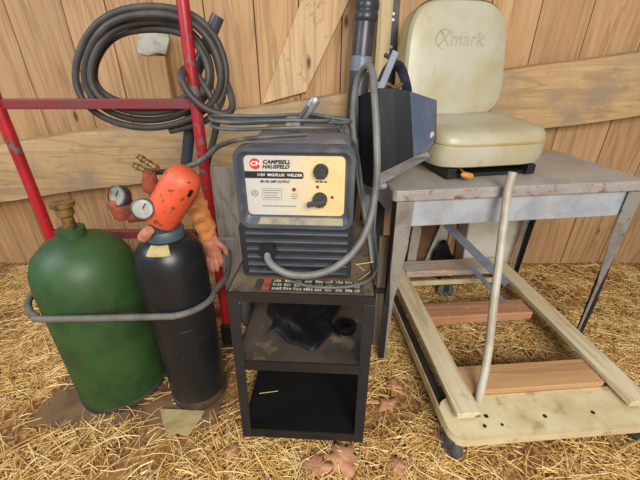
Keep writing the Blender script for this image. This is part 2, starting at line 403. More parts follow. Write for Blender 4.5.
# ------------------------------------------------------------ hand truck and gas cylinders
RX, LX, RY = -.358, -.93, 1.08
t = thing('hand_truck', 'red steel hand truck standing behind the two gas cylinders', 'hand truck', (-.64, 1.08, 0))
MB().tube(catmull([(RX-.012, RY, .03), (RX-.01, RY, .5), (RX, RY, 1.0), (RX+.004, RY, 1.25), (RX-.03, RY+.02, 1.42), (RX-.13, RY+.03, 1.5), (LX+.13, RY+.03, 1.5), (LX+.03, RY+.02, 1.42), (LX, RY, 1.25), (LX, RY, .5), (LX, RY, .03)], 8), .0165, 12).build('frame', 'red', t, smooth=True)
zc = at(170, 104, RY).z
MB().box(LX, RX, RY-.006, RY+.012, zc-.014, zc+.014).build('crossbar', 'reddark', t, bevel=.003)
MB().box(LX, RX, RY-.006, RY+.012, .50, .53).build('crossbar', 'reddark', t, bevel=.003)
MB().box(LX, RX, RY-.006, RY+.012, .16, .19).build('crossbar', 'reddark', t, bevel=.003)
MB().box(-.935, -.335, .72, 1.10, .004, .012).build('toe_plate', 'toe', t, bevel=.002)
MB().box(RX-.03, RX+.012, RY-.03, RY+.05, .03, .13).build('axle_bracket', 'cart', t, bevel=.004)
MB().box(LX-.012, LX+.03, RY-.03, RY+.05, .03, .13).build('axle_bracket', 'cart', t, bevel=.004)
for x in (RX+.03, LX-.07):
    w = MB().lathe([(.035, 0), (.09, .002), (.1, .012), (.1, .032), (.09, .042), (.035, .044)], (x-.002, RY+.15, .102), (1, 0, 0), 28).build('wheel', 'tread', t, smooth=True)

TC = Vector((-.419, .852, .0125))
t = thing('gas_cylinder', 'dark black gas cylinder with slate collar standing left of the cart', 'gas cylinder', TC)
prof = [(0, .0), (.07, .001), (.083, .012), (.088, .035), (.089, .06), (.0895, .16), (.0915, .36), (.0935, .50), (.0935, .535), (.089, .567), (.075, .593), (.058, .608), (.046, .612)]
MB().lathe(prof, TC, seg=48).build('body', 'tank', t, smooth=True)
MB().lathe([(.083, .004), (.089, .012), (.091, .03), (.091, .04), (.089, .046)], TC, seg=48).build('foot_rim', 'tankrust', t, smooth=True)
MB().tube([TC+Vector((.0915*math.cos(a), .0915*math.sin(a), .345)) for a in np.linspace(0, 2*PI, 49)[:-1]], .0016, 6, closed=True).build('weld_seam', 'tank', t, smooth=True)
MB().lathe([(.048, .60), (.05, .606), (.05, .632), (.046, .638), (.0, .638)], TC, seg=36).build('collar', 'collar', t, smooth=True)
lab = MB().lathe([(.079, .588), (.068, .600), (.056, .6085)], TC+Vector((0, 0, .0012)), seg=10, arc=(math.radians(250), math.radians(296))).build('label', 'taglabel', t, smooth=True)
lab['label'] = 'yellowed paper label'
MB().lathe([(.016, .635), (.016, .67), (.012, .675), (.012, .70), (0, .70)], TC, seg=16).build('valve', 'brass', t, smooth=True)
# regulator on the valve, to the left
rg = MB().tube([TC+Vector((-.005, 0, .672)), TC+Vector((-.045, -.01, .675)), TC+Vector((-.075, -.02, .68))], [.013, .016, .02], 14)
rg.lathe([(0, -.03), (.026, -.028), (.03, -.02), (.03, .018), (.024, .028), (.012, .034), (.012, .05), (0, .05)], TC+Vector((-.088, -.015, .70)), (-.25, -.1, 1), 24)
rg = rg.build('regulator', 'rustred', t, smooth=True)
def gauge(c, ax, r):
    MB().lathe([(r*.9, -.018), (r, -.014), (r, .006), (r*.86, .008), (r*.86, .004), (0, .004)], c, ax, 28).build('gauge_case', 'steelgrey', rg, smooth=True)
    MB().lathe([(0, .0052), (r*.85, .0052)], c, ax, 28).build('gauge_face', 'gaugeface', rg)
    x = Vector(ax).normalized()
    MB().bar(Vector(c)+x*.0065, Vector(c)+x*.0065+Vector((.35*r, 0, .55*r)), .002, .001, up=ax).build('needle', 'ink', rg)
gauge(at(143, 209, .80), (.35, -1, .35), .027)
gauge(at(118, 196, .82), (-.3, -1, .35), .027)
for i in range(2):
    a0 = at(138-4*i, 156+9*i, .90); a1 = at(158-4*i, 169+6*i, .86)
    bb = MB()
    for k in range(6):
        p = a0.lerp(a1, k/6); q = a0.lerp(a1, (k+.7)/6)
        bb.tube([p, q], .0085 if k % 2 else .0065, 10)
    bb.tube([a0, a1], .0055, 10); bb.build('brass_fitting', 'brass', rg, smooth=True)
bb = MB().lathe([(0, -.02), (.013, -.02), (.015, 0), (.012, .02), (0, .021)], at(146, 234, .79), (.6, -.2, .6), 14)
bb.build('outlet_nut', 'glovepink', rg, smooth=True)
bb = MB().lathe([(0, -.03), (.017, -.03), (.02, -.005), (.014, .02), (0, .022)], at(150, 180, .86), (.2, -.1, 1), 16)
bb.build('adjusting_screw', 'rustred', rg, smooth=True)

a0 = at(160.5, 219, .846); a1 = at(189, 170, .846); ax = (a1-a0).normalized(); Lc = (a1-a0).length
capo = MB().lathe([(.0405, .004), (.0445, 0), (.0465, .006), (.047, .03), (.0475, Lc*.62), (.046, Lc*.78), (.040, Lc*.9), (.029, Lc*.97), (.012, Lc), (0, Lc)], a0, ax, 36)
cp = thing('cylinder_cap', 'domed faded orange metal cap tilted on top of the black gas cylinder', 'cap', a0)
capo.build('dome', 'orange', cp, smooth=True)
side = ax.cross(Vector((0, 1, 0))).normalized()
c = at(191, 195, .81); rad = (c-a0)-ax*(c-a0).dot(ax); c = a0+ax*(c-a0).dot(ax)+rad.normalized()*.0478
tn = ax.cross(rad.normalized())
pl = []
for k in range(14):
    g = 2*PI*k/14; u = math.cos(g)*.005; v = math.sin(g)*.0045+(.0065 if math.sin(g) > 0 else -.0065)
    pl.append(c+tn*u+ax*v)
MB().prism(pl, -rad.normalized()*.003).build('vent_slot', 'darkhole', cp)

GC = Vector((-.705, .895, .0125))
t = thing('gas_cylinder', 'larger dark green gas cylinder at the far left behind the black one', 'gas cylinder', GC)
MB().lathe([(0, 0), (.12, .001), (.135, .012), (.138, .04), (.138, .46), (.134, .50), (.118, .54), (.085, .572), (.05, .588), (.035, .592), (.035, .615), (0, .615)], GC, seg=56).build('body', 'green', t, smooth=True)
MB().lathe([(.137, .0), (.1395, .006), (.1395, .022), (.137, .026)], GC, seg=56).build('foot_rim', 'tankrust', t, smooth=True)
MB().lathe([(.016, .61), (.016, .65), (.022, .655), (.022, .675), (.03, .68), (.03, .692), (0, .695)], GC, seg=18).build('valve', 'brass', t, smooth=True)
# strap round both cylinders and the hand truck
pth = []
for g in np.linspace(8, -92, 9): pth.append((TC.x+.1035*math.cos(math.radians(g)), TC.y+.1035*math.sin(math.radians(g)), .430))
for g in np.linspace(-112, -180, 6): pth.append((GC.x+.158*math.cos(math.radians(g+10)), GC.y+.158*math.sin(math.radians(g+10)), .428))
pth += [(LX-.03, 1.0, .43), (LX-.03, RY+.012, .43), (LX, RY+.03, .43), (-.64, RY+.032, .43), (RX, RY+.03, .43), (RX+.03, RY+.01, .43), (-.302, .96, .43)]
o = MB().tube(catmull(pth, 5, True), .0095, 10, closed=True, flat=1).build('tie_down_strap', 'strap', smooth=True)
tag(o, 'grey rubber strap tied round the two gas cylinders', 'strap')

# black hose coil hung behind the red rail, with one loop round the rail
def hose_coil():
    pts = []; turns = 4.0; N = 4*22
    for i in range(N+1):
        f = i/N; a = -2*PI*turns*f + .6
        rx = 76-25*f+2.5*math.sin(3*a)+2*math.sin(9*f); ry = 68-30*f+3*math.cos(2*a)
        px = 150+rx*math.cos(a); py = 69+ry*math.sin(a)
        pts.append(at(px, py, 1.118+.026*math.sin(5*f*PI)+.02*f))
    return pts
b = MB().tube(catmull(hose_coil(), 3), .0098, 10)
lp = [(206, 40, 1.15), (219, 62, 1.15), (227, 84, 1.13), (232, 100, 1.10), (231, 110, 1.075), (222, 114, 1.055), (205, 108, 1.048), (190, 95, 1.046), (182, 80, 1.05), (184, 70, 1.075), (191, 69, 1.105), (203, 84, 1.115), (216, 108, 1.11), (216, 128, 1.115), (211, 150, 1.13), (207, 172, 1.14), (213, 230, 1.15)]
b.tube(catmull([at(*q) for q in lp], 6), .0105, 10)
b.tube(catmull([at(206, 36, 1.125), at(212, 45, 1.13), at(219, 70, 1.125), at(222, 100, 1.13), at(205, 121, 1.13), at(170, 131, 1.13)], 6), .0098, 10)
o = b.build('hose_coil', 'hose', smooth=True); tag(o, 'black rubber hose hung in loops on the red hand truck rail', 'hose')
a = at(218, 16, 1.19); c2 = at(196, 72, 1.19)
o = MB().tube([a, a.lerp(c2, .05), c2, at(186, 165, 1.19)], .0185, 16).build('rubber_tube', 'pipe', smooth=True)
tag(o, 'short black tube slanting up behind the hose coil, end towards the wall', 'tube')

# glove hanging beside the black cylinder
g = thing('work_glove', 'brown leather work glove drooping between black cylinder and cart', 'glove', at(205, 250, .97))
cuff = catmull([at(190, 196, .96), at(197, 208, .965), at(204, 224, .97), at(208, 238, .97)], 5)
MB().tube(cuff, [.036-.008*k/len(cuff)+.002*math.sin(1.9*k) for k in range(len(cuff))], 16, flat=.6, upref=(0, 1, 0)).jitter(.0035, 95).build('cuff', 'glove', g, smooth=True)
hb = MB()
palm = catmull([at(207, 235, .97), at(211, 246, .968), at(213, 256, .966)], 5)
hb.tube(palm, list(np.interp(np.linspace(0, 1, len(palm)), [0, .4, .8, 1], [.024, .033, .03, .022])), 16, flat=.55, upref=(0, 1, 0))
for (x0_, y0_, x1_, y1_, x2_, y2_, r) in ((207, 254, 207, 263, 208, 270, .0085), (211, 256, 212, 266, 213, 273, .009), (215, 255, 217, 265, 217, 271, .009), (218, 252, 221, 260, 221, 266, .008), (216, 242, 224, 248, 227, 255, .0085)):
    f = catmull([at(x0_, y0_, .966), at(x1_, y1_, .955), at(x2_, y2_, .958)], 4)
    hb.tube(f, list(np.interp(np.linspace(0, 1, len(f)), [0, .75, 1], [r*1.15, r, r*.45])), 10)
hb.jitter(.0012, 140).build('hand', 'glovepink', g, smooth=True)['label'] = 'reddish worn leather hand part'
# weathered boards behind
def board(name, px0, px1, pyt, Yb, Yt, m, label, thick=.02, lean=0):
    top0, top1 = at(px0, pyt, Yt), at(px1, pyt, Yt)
    b = MB().hexa([(top0.x+lean, Yb, .004), (top1.x+lean, Yb, .004), (top1.x+lean, Yb+thick, .004), (top0.x+lean, Yb+thick, .004), tuple(top0), tuple(top1), (top1.x, Yt+thick, top1.z), (top0.x, Yt+thick, top0.z)])
    o = b.build(name, m, bevel=.003); tag(o, label, 'board'); return o
board('weathered_board', 206, 290, 167, 1.44, 1.53, 'greywood', 'grey weathered board leaning against the beam behind the welder')
board('short_board', 217, 262, 239, 1.36, 1.40, 'greywood', 'shorter grey board standing low behind the left of the cart', lean=.0)

# ------------------------------------------------------------ welding cart
CT = frame(-.045, .650, 0, -3.2)
cart = thing('welding_cart', 'black three tier steel welding cart standing on the straw', 'cart', CT)
W2, D = .170, .42
def tray(zt, lip, m_top, m_lip, x0=-W2, x1=W2, y0=0., y1=D, up=0):
    x0 -= .014*(.576-zt)/.493
    o = MB(CT).box(x0+.002, x1-.002, y0+.002, y1-.002, zt-.003, zt).build('shelf', m_top, cart)
    b = MB(CT)
    b.box(x0, x1, y0-.0005, y0+.003, zt-lip, zt+up).box(x0, x1, y1-.003, y1, zt-lip, zt+up)
    b.box(x0, x0+.003, y0, y1, zt-lip, zt+up).box(x1-.003, x1, y0, y1, zt-lip, zt+up)
    b.build('shelf_rim', m_lip, o, bevel=.0015); return o
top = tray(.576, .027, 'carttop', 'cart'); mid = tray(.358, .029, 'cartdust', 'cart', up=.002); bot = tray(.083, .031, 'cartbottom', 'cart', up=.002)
for sx in (-1, 1):
    for y in (0., D):
        sy = 1 if y == 0 else -1
        b = MB(CT); x = sx*(W2+.001); e = 0
        g = -.014 if sx < 0 else 0
        b.hexa([(x+g, y-.0015*sy, .05), (x+g-sx*.027, y-.0015*sy, .05), (x+g-sx*.027, y+.0015*sy, .05), (x+g, y+.0015*sy, .05), (x, y-.0015*sy, .552), (x-sx*.027, y-.0015*sy, .552), (x-sx*.027, y+.0015*sy, .552), (x, y+.0015*sy, .552)])
        b.hexa([(x+g, y, .05), (x+g-sx*.003, y, .05), (x+g-sx*.003, y+.027*sy, .05), (x+g, y+.027*sy, .05), (x, y, .552), (x-sx*.003, y, .552), (x-sx*.003, y+.027*sy, .552), (x, y+.027*sy, .552)])
        b.build('leg', 'cartleg', cart, bevel=.001)
        cx, cy = sx*(W2-.03), y+.05*sy
        w = MB(CT).lathe([(.006, -.011), (.02, -.011), (.0235, -.007), (.0235, .007), (.02, .011), (.006, .011)], (cx, cy, .0245), (1, .3, 0), 20).build('caster', 'tread', cart, smooth=True)
        MB(CT).box(cx-.016, cx+.016, cy-.012, cy+.012, .05, .056).box(cx-.016, cx-.013, cy-.01, cy+.01, .022, .052).box(cx+.013, cx+.016, cy-.01, cy+.01, .022, .052).build('caster_fork', 'cart', w)
lb = MB(CT).box(-.11, .145, .008, .056, .5764, .5768).build('warning_sticker', 'stickerbg', top)
lb['label'] = 'worn black warning sticker with a red block and white lines of print'
MB(CT).box(-.092, -.075, .010, .060, .5768, .5771).build('red_block', 'wornred', top)
b = MB(CT)
x = -.068
while x < .135:
    w = random.uniform(.012, .022)
    for k in range(3):
        yy = .014+.016*k; q = x
        while q < x+w-.003:
            ww = random.uniform(.003, .006); b.box(q, q+ww, yy, yy+random.uniform(.007, .011), .5768, .5771); q += ww+.0016
    x += w+.006
b.build('print_lines', 'wornwhite', top)
# crumpled black film on the middle shelf
def film():
    b = MB(CT); nx, ny = 26, 22
    vs = []; 
    for j in range(ny+1):
        for i in range(nx+1):
            u, v = i/nx, j/ny
            edge = .03*math.sin(7*u+1)+.008*math.sin(17*u)+.012*math.sin(15*v)
            x = -.115+.20*u+.014*math.sin(12*v+2*u); y = .075+edge*(1-v)+.30*v
            e = min(u, 1-u, v, 1-v); bumpz = (.004+.012*abs(math.sin(8*u+4*v)*math.cos(7*v-5*u))+.004*abs(math.sin(23*u-17*v)))*min(1, e*6)
            vs.append((x, y, .3605+bumpz+.018*v))
    b.add(vs, [(j*(nx+1)+i, j*(nx+1)+i+1, (j+1)*(nx+1)+i+1, (j+1)*(nx+1)+i) for j in range(ny) for i in range(nx)])
    return b.build('plastic_bag', 'bag', smooth=True, solid=.0006)
tag(film(), 'crumpled black plastic bag lying on the middle shelf of the cart', 'bag')
b = MB(CT).lathe([(.0, 0), (.026, 0), (.030, .006), (.031, .018), (.024, .022), (.013, .022), (.013, .006), (0, .006)], (.112, .13, .3605), (0, 0, 1), 24)
o = b.build('tape_roll', 'bag', smooth=True); tag(o, 'small black roll of tape on the right of the cart middle shelf', 'tape')

# ------------------------------------------------------------ welder
WT = CT @ Matrix.Translation((-.0125, .058, .577))       # front face centre, on the cart top
wd = thing('welder', 'grey wire feed welder with control panel standing on top of the cart', 'welder', WT)
def rrect(x0, x1, z0, z1, r, n=6):
    out = []
    for cx, cz, a0 in ((x1-r, z0+r, -PI/2), (x1-r, z1-r, 0), (x0+r, z1-r, PI/2), (x0+r, z0+r, PI)):
        for k in range(n+1):
            a = a0+PI/2*k/n; out.append((cx+r*math.cos(a), cz+r*math.sin(a)))
    return out
def loft(b, rings):
    k = len(rings[0]); vs = [q for r in rings for q in r]
    b.add(vs, [(i*k+j, i*k+(j+1) % k, (i+1)*k+(j+1) % k, (i+1)*k+j) for i in range(len(rings)-1) for j in range(k)])
Z0, Z1 = .131, .317
def ring(x, zlo, zhi, r, y): return [(a, y, c) for a, c in rrect(-x, x, zlo, zhi, r)]
b = MB(WT)
rs = [ring(.122, Z0+.006, Z1-.004, .022, .05), ring(.127, Z0, Z1, .026, .035), ring(.1275, Z0, Z1, .026, .006), ring(.126, Z0+.004, Z1-.004, .024, .0), ring(.119, Z0+.013, Z1-.010, .020, .0), ring(.1125, Z0+.026, Z1-.016, .014, .012), ring(.111, Z0+.028, Z1-.0175, .013, .013)]
loft(b, rs); k = len(rs[0]); n = len(b.v); b.f.append(tuple(range(n-k, n)))
b.build('front_bezel', 'bezel', wd, smooth=True)
b = MB(WT).hexa([(-.085, .0006, Z0+.0138), (.108, .0006, Z0+.0138), (.104, .0112, Z0+.0262), (-.08, .0112, Z0+.0262), (-.085, .0002, Z0+.0142), (.108, .0002, Z0+.0142), (.104, .0108, Z0+.0266), (-.08, .0108, Z0+.0266)])
b.build('dust_film', 'ledgedust', wd)['label'] = 'tan dust caked on the ledge under the panel'
b = MB(WT)
rs = [ring(.122, .004, Z1-.006, .024, .045), ring(.122, .004, Z1-.006, .024, .36), ring(.115, .008, Z1-.012, .02, .368)]
loft(b, rs); n = len(b.v); b.f += [tuple(range(n-k, n)), tuple(range(k))]
b.build('cover', 'shell', wd, smooth=True)
lo = MB(WT @ Matrix.Translation((-.003, 0, 0))); rs = [ring(.131, 0, .14, .008, .06), ring(.131, 0, .14, .008, .012), ring(.128, .003, .137, .006, .008)]
loft(lo, rs); n = len(lo.v); lo.f += [tuple(range(n-k, n)), tuple(range(k))]
lo = lo.build('lower_front', 'louver', wd, smooth=True)
for i in range(6):
    z = .017+.0205*i
    q = MB(WT).hexa([(-.117, .009, z-.005), (.117, .009, z-.005), (.117, .012, z+.006), (-.117, .012, z+.006), (-.117, -.002, z), (.117, -.002, z), (.117, -.002, z+.0045), (-.117, -.002, z+.0045)])
    q.build('louver_ridge', 'ridge', lo, bevel=.0012)
MB(WT).lathe([(.012, -.004), (.019, -.004), (.021, .0), (.021, .009), (.012, .009)], (-.066, .0, .078), (0, -1, 0), 24).build('cable_grommet', 'darkhole', lo, smooth=True)
MB(WT).lathe([(0, .006), (.005, .006), (.005, .0)], (-.084, .0, .034), (0, -1, 0), 14).build('screw', 'darkhole', lo, smooth=True)
# control panel, set into the bezel
PX0, PX1, PZ0, PZ1 = -.1065, .1065, Z0+.033, Z1-.0205
b = MB(WT); pr = rrect(PX0, PX1, PZ0, PZ1, .011)
b.prism([(a, .0128, c) for a, c in pr], (0, -.0028, 0))
pan = b.build('control_panel', 'panel', wd, bevel=.0006)
YF = .0098
def pp(px, py):     # a spot on the panel face
    py -= (px-246)*.045
    return (PX0+(PX1-PX0)*(px-246)/101, PZ1-(PZ1-PZ0)*(py-155.5)/60)
def ptext(name, s, px0, px1, py0, py1, m, bold=0., shear=0., dy=0.):
    x0, z1 = pp(px0, py0+(px0-246)*.045); x1, z0 = pp(px1, py1+(px1-246)*.045)
    x0, _ = pp(px0, 0); x1, _ = pp(px1, 0)
    h = abs(z1-z0)
    lettering(name, s, h/.72, WT @ Matrix.Translation(((x0+x1)/2, YF-.0003-dy, (z0+z1)/2)) @ UP, m, pan, width=x1-x0, bold=bold, shear=shear)
def pdisc(name, px, py, r, m, h=.0006, d=0.):
    x, z = pp(px, py); return MB(WT).lathe([(0, h), (r, h), (r, -.0005)], (x, YF-d, z), (0, -1, 0), 28).build(name, m, pan)
pdisc('logo_disc', 257.3, 163.8, .0115, 'redink')
ptext('logo_lettering', 'CH', 252.5, 263, 161, 165.3, 'white', bold=.0004, shear=.2, dy=.0006)
ptext('brand_lettering', 'CAMPBELL', 265, 292.5, 159.6, 163.2, 'ink', bold=.00042, shear=.3)
ptext('brand_lettering', 'HAUSFELD', 264, 291.5, 164.2, 167.8, 'ink', bold=.00042, shear=.3)
xa, zt = pp(246.2, 170.6); xb, zb = pp(305.5, 177.4+(305.5-246)*.045)
MB(WT).prism([(a, YF+.0002, c) for a, c in [(xa, zt), (xb-.003, zt), (xb, zt-.003), (xb, zb+.003), (xb-.003, zb), (xa, zb)]], (0, -.0005, 0)).build('title_bar', 'ink', pan)
ptext('title_lettering', '115V  MIG/FLUX  WELDER', 259, 304, 172.6, 175.3, 'white', bold=.00008, dy=.0004)
ptext('rating_lettering', '80-105 AMP OUTPUT', 261.5, 291.5, 179.4, 181.8, 'ink', bold=.0002)
x, z = pp(254.7, 193)
MB(WT).lathe([(.0062, .0004), (.0075, .0004), (.0075, 0), (.0062, 0)], (x, YF, z), (0, -1, 0), 24, caps=False).build('approval_mark', 'inkgrey', pan)
ptext('approval_lettering', 'UL', 252.5, 257, 190.6, 194.2, 'inkgrey')
xa, zt = pp(262.5, 188.2); xb, zb = pp(282.5, 201)
b = MB(WT)
for (p, q, r, s_) in ((xa, xb, zt-.0006, zt), (xa, xb, zb, zb+.0006), (xa, xa+.0006, zb, zt), (xb-.0006, xb, zb, zt)): b.box(p, q, YF-.0004, YF, r, s_)
for kx in range(4): b.box(xa+.003, xb-.003-.004*(kx % 3), YF-.0004, YF, zt-.005-.0055*kx, zt-.0036-.0055*kx)
b.build('rating_table', 'inkgrey', pan)
pdisc('indicator_lamp', 295.5, 190.3, .004, 'led', .002)
b = MB(WT)
for kx, wl in enumerate((.012, .015, .011)):
    x, z = pp(295.5, 195+2.4*kx); b.box(x-wl/2, x+wl/2, YF-.0004, YF, z-.0007, z+.0007)
b.build('indicator_caption', 'inkgrey', pan); b = MB(WT)
x0, z = pp(262, 206.5); x1, _ = pp(296, 206.5)
q = x0
while q < x1:
    w = random.uniform(.003, .008); b.box(q, q+w, YF-.0004, YF, z-.0011, z+.0011); q += w+.0014
b.build('footer_print', 'inkgrey', pan); b = MB(WT)
x, z = pp(323, 183.5)
for q in (-.012, -.003, .006): b.box(x+q, x+q+.007, YF-.0004, YF, z-.0014, z+.0014)
b.build('knob_caption', 'ink', pan)
for (px, py) in ((319.5, 188.5), (334.5, 199.5)):
    x, z = pp(px, py); MB(WT).box(x-.003, x+.003, YF-.0006, YF, z-.003, z+.003).build('marker_square', 'led', pan)
def knob(px, py, r, lever):
    x, z = pp(px, py); b = MB(WT)
    pr = []
    b.lathe([(r*1.02, 0), (r*1.05, .003), (r*.98, .005), (r*.92, .016), (r*.8, .0185), (0, .0185)], (x, YF, z), (0, -1, 0), 24)
    for k in range(12):
        a = 2*PI*k/12; c, s_ = math.cos(a), math.sin(a)
        b.bar((x+c*r*.93, YF-.004, z+s_*r*.93), (x+c*r*.9, YF-.016, z+s_*r*.9), .002, .003, up=(c, 0, s_))
    o = b.build('knob', 'knob', pan, smooth=True)
    if lever:
        b = MB(WT).bar((x+.013, YF-.022, z+.003), (x-.026, YF-.022, z-.006), .010, .010, up=(0, 1, 0)); b.T = WT
        b.build('pointer', 'knob', pan, bevel=.0015)
knob(323, 172.6, .0152, False); knob(322, 201, .0155, True)
# torch cable out of the lower front, looping up over the helmet and down behind
st = WT @ Vector((-.066, .004, .078))
cp_ = [st, at(268, 259, .70), at(276, 268, .685), at(291, 274.5, .68), at(312, 275, .68), at(334, 268, .69), at(354, 251, .715), at(367, 228, .745), at(374, 200, .78), at(377, 170, .82), at(376.5, 130, .86), at(374.5, 95, .89), at(373, 75, .93), at(369, 66, .99), at(362, 71, 1.03), at(356, 86, 1.045), at(353, 112, 1.04), at(354, 140, 1.03), at(358, 172, 1.02), at(364, 210, 1.0), at(369, 240, .97), at(371, 262, .94)]
MB().tube(catmull(cp_, 7), .0088, 12).build('torch_cable', 'hosegrey', wd, smooth=True)['label'] = 'thick grey torch cable'
cp_ = [at(376, 205, .95), at(374, 235, .90), at(377, 258, .82), at(376, 270, Z=.584), at(370, 279, Z=.582), at(357, 285, Z=.582), at(338, 287.5, Z=.582), at(315, 287, Z=.582), at(300, 284, Z=.582), at(291, 281, Z=.582)]
MB().tube(catmull(cp_, 7), .0042, 10).build('power_cord', 'cable', wd, smooth=True)
# ground cable coiled on the welder top, with clamp
gc = thing('ground_cable', 'grey ground cable coiled on top of the welder with clamp handle sticking up', 'cable', WT @ Vector((-.05, .17, Z1)))
ZW = .577+Z1
def ell(cx, cy, rx, ry, ph, z, n=20): return [(cx+rx*math.cos(2*PI*k/n+ph), cy+ry*math.sin(2*PI*k/n+ph), z+.003*math.sin(3*2*PI*k/n+ph)) for k in range(n)]
pth = []
for i, (cx, cy, rx, ry) in enumerate(((-.112, .93, .165, .062), (-.095, .945, .172, .042), (-.125, .92, .150, .058))):
    for q in ell(cx, cy, rx, ry, .4, ZW+.007+.009*i): pth.append(q)
sm = catmull([Vector(p) for p in pth], 3)
MB().tube(sm, .0046, 8).build('coil', 'cable', gc, smooth=True)
tail = [Vector(pth[0]), at(341, 131, .90), at(350, 138, .93), at(357, 152, .97), at(361, 180, 1.0), at(364, 220, 1.0)]
MB().tube(catmull(tail, 6), .0048, 8).build('tail', 'cable', gc, smooth=True)
a = at(298, 127, .90); c = at(316, 99, .885)
dd = (c-a).normalized()
MB().tube([a-dd*.005, a, a.lerp(c, .35), a.lerp(c, .8), c, c+dd*.004], [.007, .0075, .0085, .0125, .0115, .006], 12, flat=.62, upref=(0, 1, 0)).build('clamp_handle', 'clamp', gc, smooth=True)
MB().tube([a+Vector((-.012, -.008, -.002)), a.lerp(c, .3)+Vector((-.012, -.006, 0)), a.lerp(c, .8)+Vector((-.008, 0, -.003))], [.005, .0055, .006], 10).build('clamp_handle', 'cable', gc, smooth=True)
MB().box(a.x-.03, a.x+.008, a.y-.03, a.y+.02, ZW+.002, ZW+.03).build('clamp_jaw', 'clamp', gc, bevel=.005)
# gas hose to the regulator
hp = [at(306, 134.5, Z=.907), at(280, 136, Z=.907), at(255, 138, Z=.907), at(238, 140, Z=.906), at(227, 143, .89), at(216, 148, .95), at(205, 158, .97), at(192, 165, .97), at(176, 170, .96), at(160, 172, .93), at(150, 171, .89)]
q = catmull(hp, 6); o = MB().tube(q, list(np.interp(np.linspace(0, 1, len(q)), [0, .35, .55, 1], [.0045, .005, .0078, .0078])), 10).build('gas_hose', 'cable', smooth=True)
tag(o, 'grey gas hose running from the welder top to the brass fittings behind the orange cap', 'hose')

# ------------------------------------------------------------ table with seat and helmet
TT = frame(.232, .995, 0, 7.0)
tb = thing('work_table', 'grey steel work table with scuffed rusty rim, right of the cart', 'table', TT)
TW, TD, TZ = .85, .46, .70
b = MB(TT); out = [(x, y, TZ-.034) for x, y in rrect(-.012, TW, -.004, TD, .016, 4)]
rimo = b.prism(out, (0, 0, .032)).build('rim', 'tablerim', tb, bevel=.005, bseg=3)
b = MB(TT); out = [(x, y, TZ-.003) for x, y in rrect(-.008, TW-.004, .0, TD-.004, .014, 4)]
b.prism(out, (0, 0, .003)).build('tabletop', 'tabletop', tb, bevel=.002)
MB(TT).box(.04, TW-.03, .012, .018, TZ-.125, TZ-.034).box(.04, TW-.03, TD-.018, TD-.012, TZ-.125, TZ-.034).box(.02, .026, .03, TD-.03, TZ-.125, TZ-.034).box(TW-.02, TW-.014, .03, TD-.03, TZ-.125, TZ-.034).build('apron', 'table', tb, bevel=.002)
def tleg(x, y, mx, my):
    g = lambda a, c, z: (x+mx*a, y+my*c, z)
    pts = [(.0, TZ-.036), (.056, TZ-.036), (.052, .50), (.036, .36), (.026, .30), (.022, .005), (.014, .005), (.012, .28), (.004, .40)]
    l_ = MB(TT).prism([g(a, 0, z) for a, z in pts], (0, my*.004, 0)).build('leg', 'tableleg', tb, bevel=.001)
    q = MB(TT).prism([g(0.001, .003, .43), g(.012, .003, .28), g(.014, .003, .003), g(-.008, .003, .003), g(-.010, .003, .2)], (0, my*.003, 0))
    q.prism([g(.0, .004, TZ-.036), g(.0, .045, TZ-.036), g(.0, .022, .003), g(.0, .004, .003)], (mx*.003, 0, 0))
    q.build('leg_side', 'legshade', l_)
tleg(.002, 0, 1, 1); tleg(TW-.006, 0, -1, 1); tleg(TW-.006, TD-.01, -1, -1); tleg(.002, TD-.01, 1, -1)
MB().bar(at(446, 224, 1.42), at(507, 284, 1.22), .045, .006, up=(.2, -.5, 1)).build('brace', 'bluesteel', tb, bevel=.001)
MB().bar(at(472, 268, 1.30), at(504, 302, 1.16), .022, .005, up=(.2, -.5, 1)).build('brace', 'bluesteel', tb, bevel=.001)

# mower seat
SB = Matrix.Translation((.512, 1.41, TZ+.002)) @ Matrix.Rotation(math.radians(11), 4, 'Z')
seat = thing('tractor_seat', 'cream vinyl tractor seat with embossed backrest standing on the grey table', 'seat', SB)
def pad(T, outline, depth, puff, name, m, nr=7):
    """puffy pad: outline in local (u,w), front face bulging along -v, back flat"""
    b = MB(T); n = len(outline)
    cu = sum(p[0] for p in outline)/n; cw = sum(p[1] for p in outline)/n
    rings = []
    for f, v in ((.0, depth), (.9, depth), (.985, depth*.97), (1.0, depth*.8), (1.0, depth*.25), (.985, .012), (.955, .002), (.9, -.1*puff), (.75, -.45*puff), (.5, -.8*puff), (.25, -.97*puff), (0, -puff)):
        rings.append([(cu+(u-cu)*f, v, cw+(w-cw)*f) for u, w in outline])
    loft(b, rings)
    return b.build(name, m, seat, smooth=True)
BW = .20; BH = .40
TB = SB @ Matrix.Translation((0, .0, .145)) @ Matrix.Rotation(math.radians(-9), 4, 'X')
def sup(hw, h, flare, n=48):
    out = []
    for k in range(n):
        a = 2*PI*k/n; c, s_ = math.cos(a), math.sin(a)
        u = hw*math.copysign(abs(c)**(2/4.2), c); w = h/2+h/2*math.copysign(abs(s_)**(2/3.6), s_)
        u *= 1+flare*(.5-w/h)*1.0
        out.append((u, w))
    return out
bk = pad(TB, sup(BW, BH, .12), .085, .012, 'backrest', 'vinyl')
eb = MB(TB); q = sup(BW+.002, BH+.003, .12)
loft(eb, [[(u, .02, w) for u, w in q], [(u*1.004, .045, w) for u, w in q], [(u, .088, w) for u, w in q]])
eb.build('backrest_edge', 'vinylside', seat, smooth=True)['label'] = 'yellowed vinyl edge of the backrest'
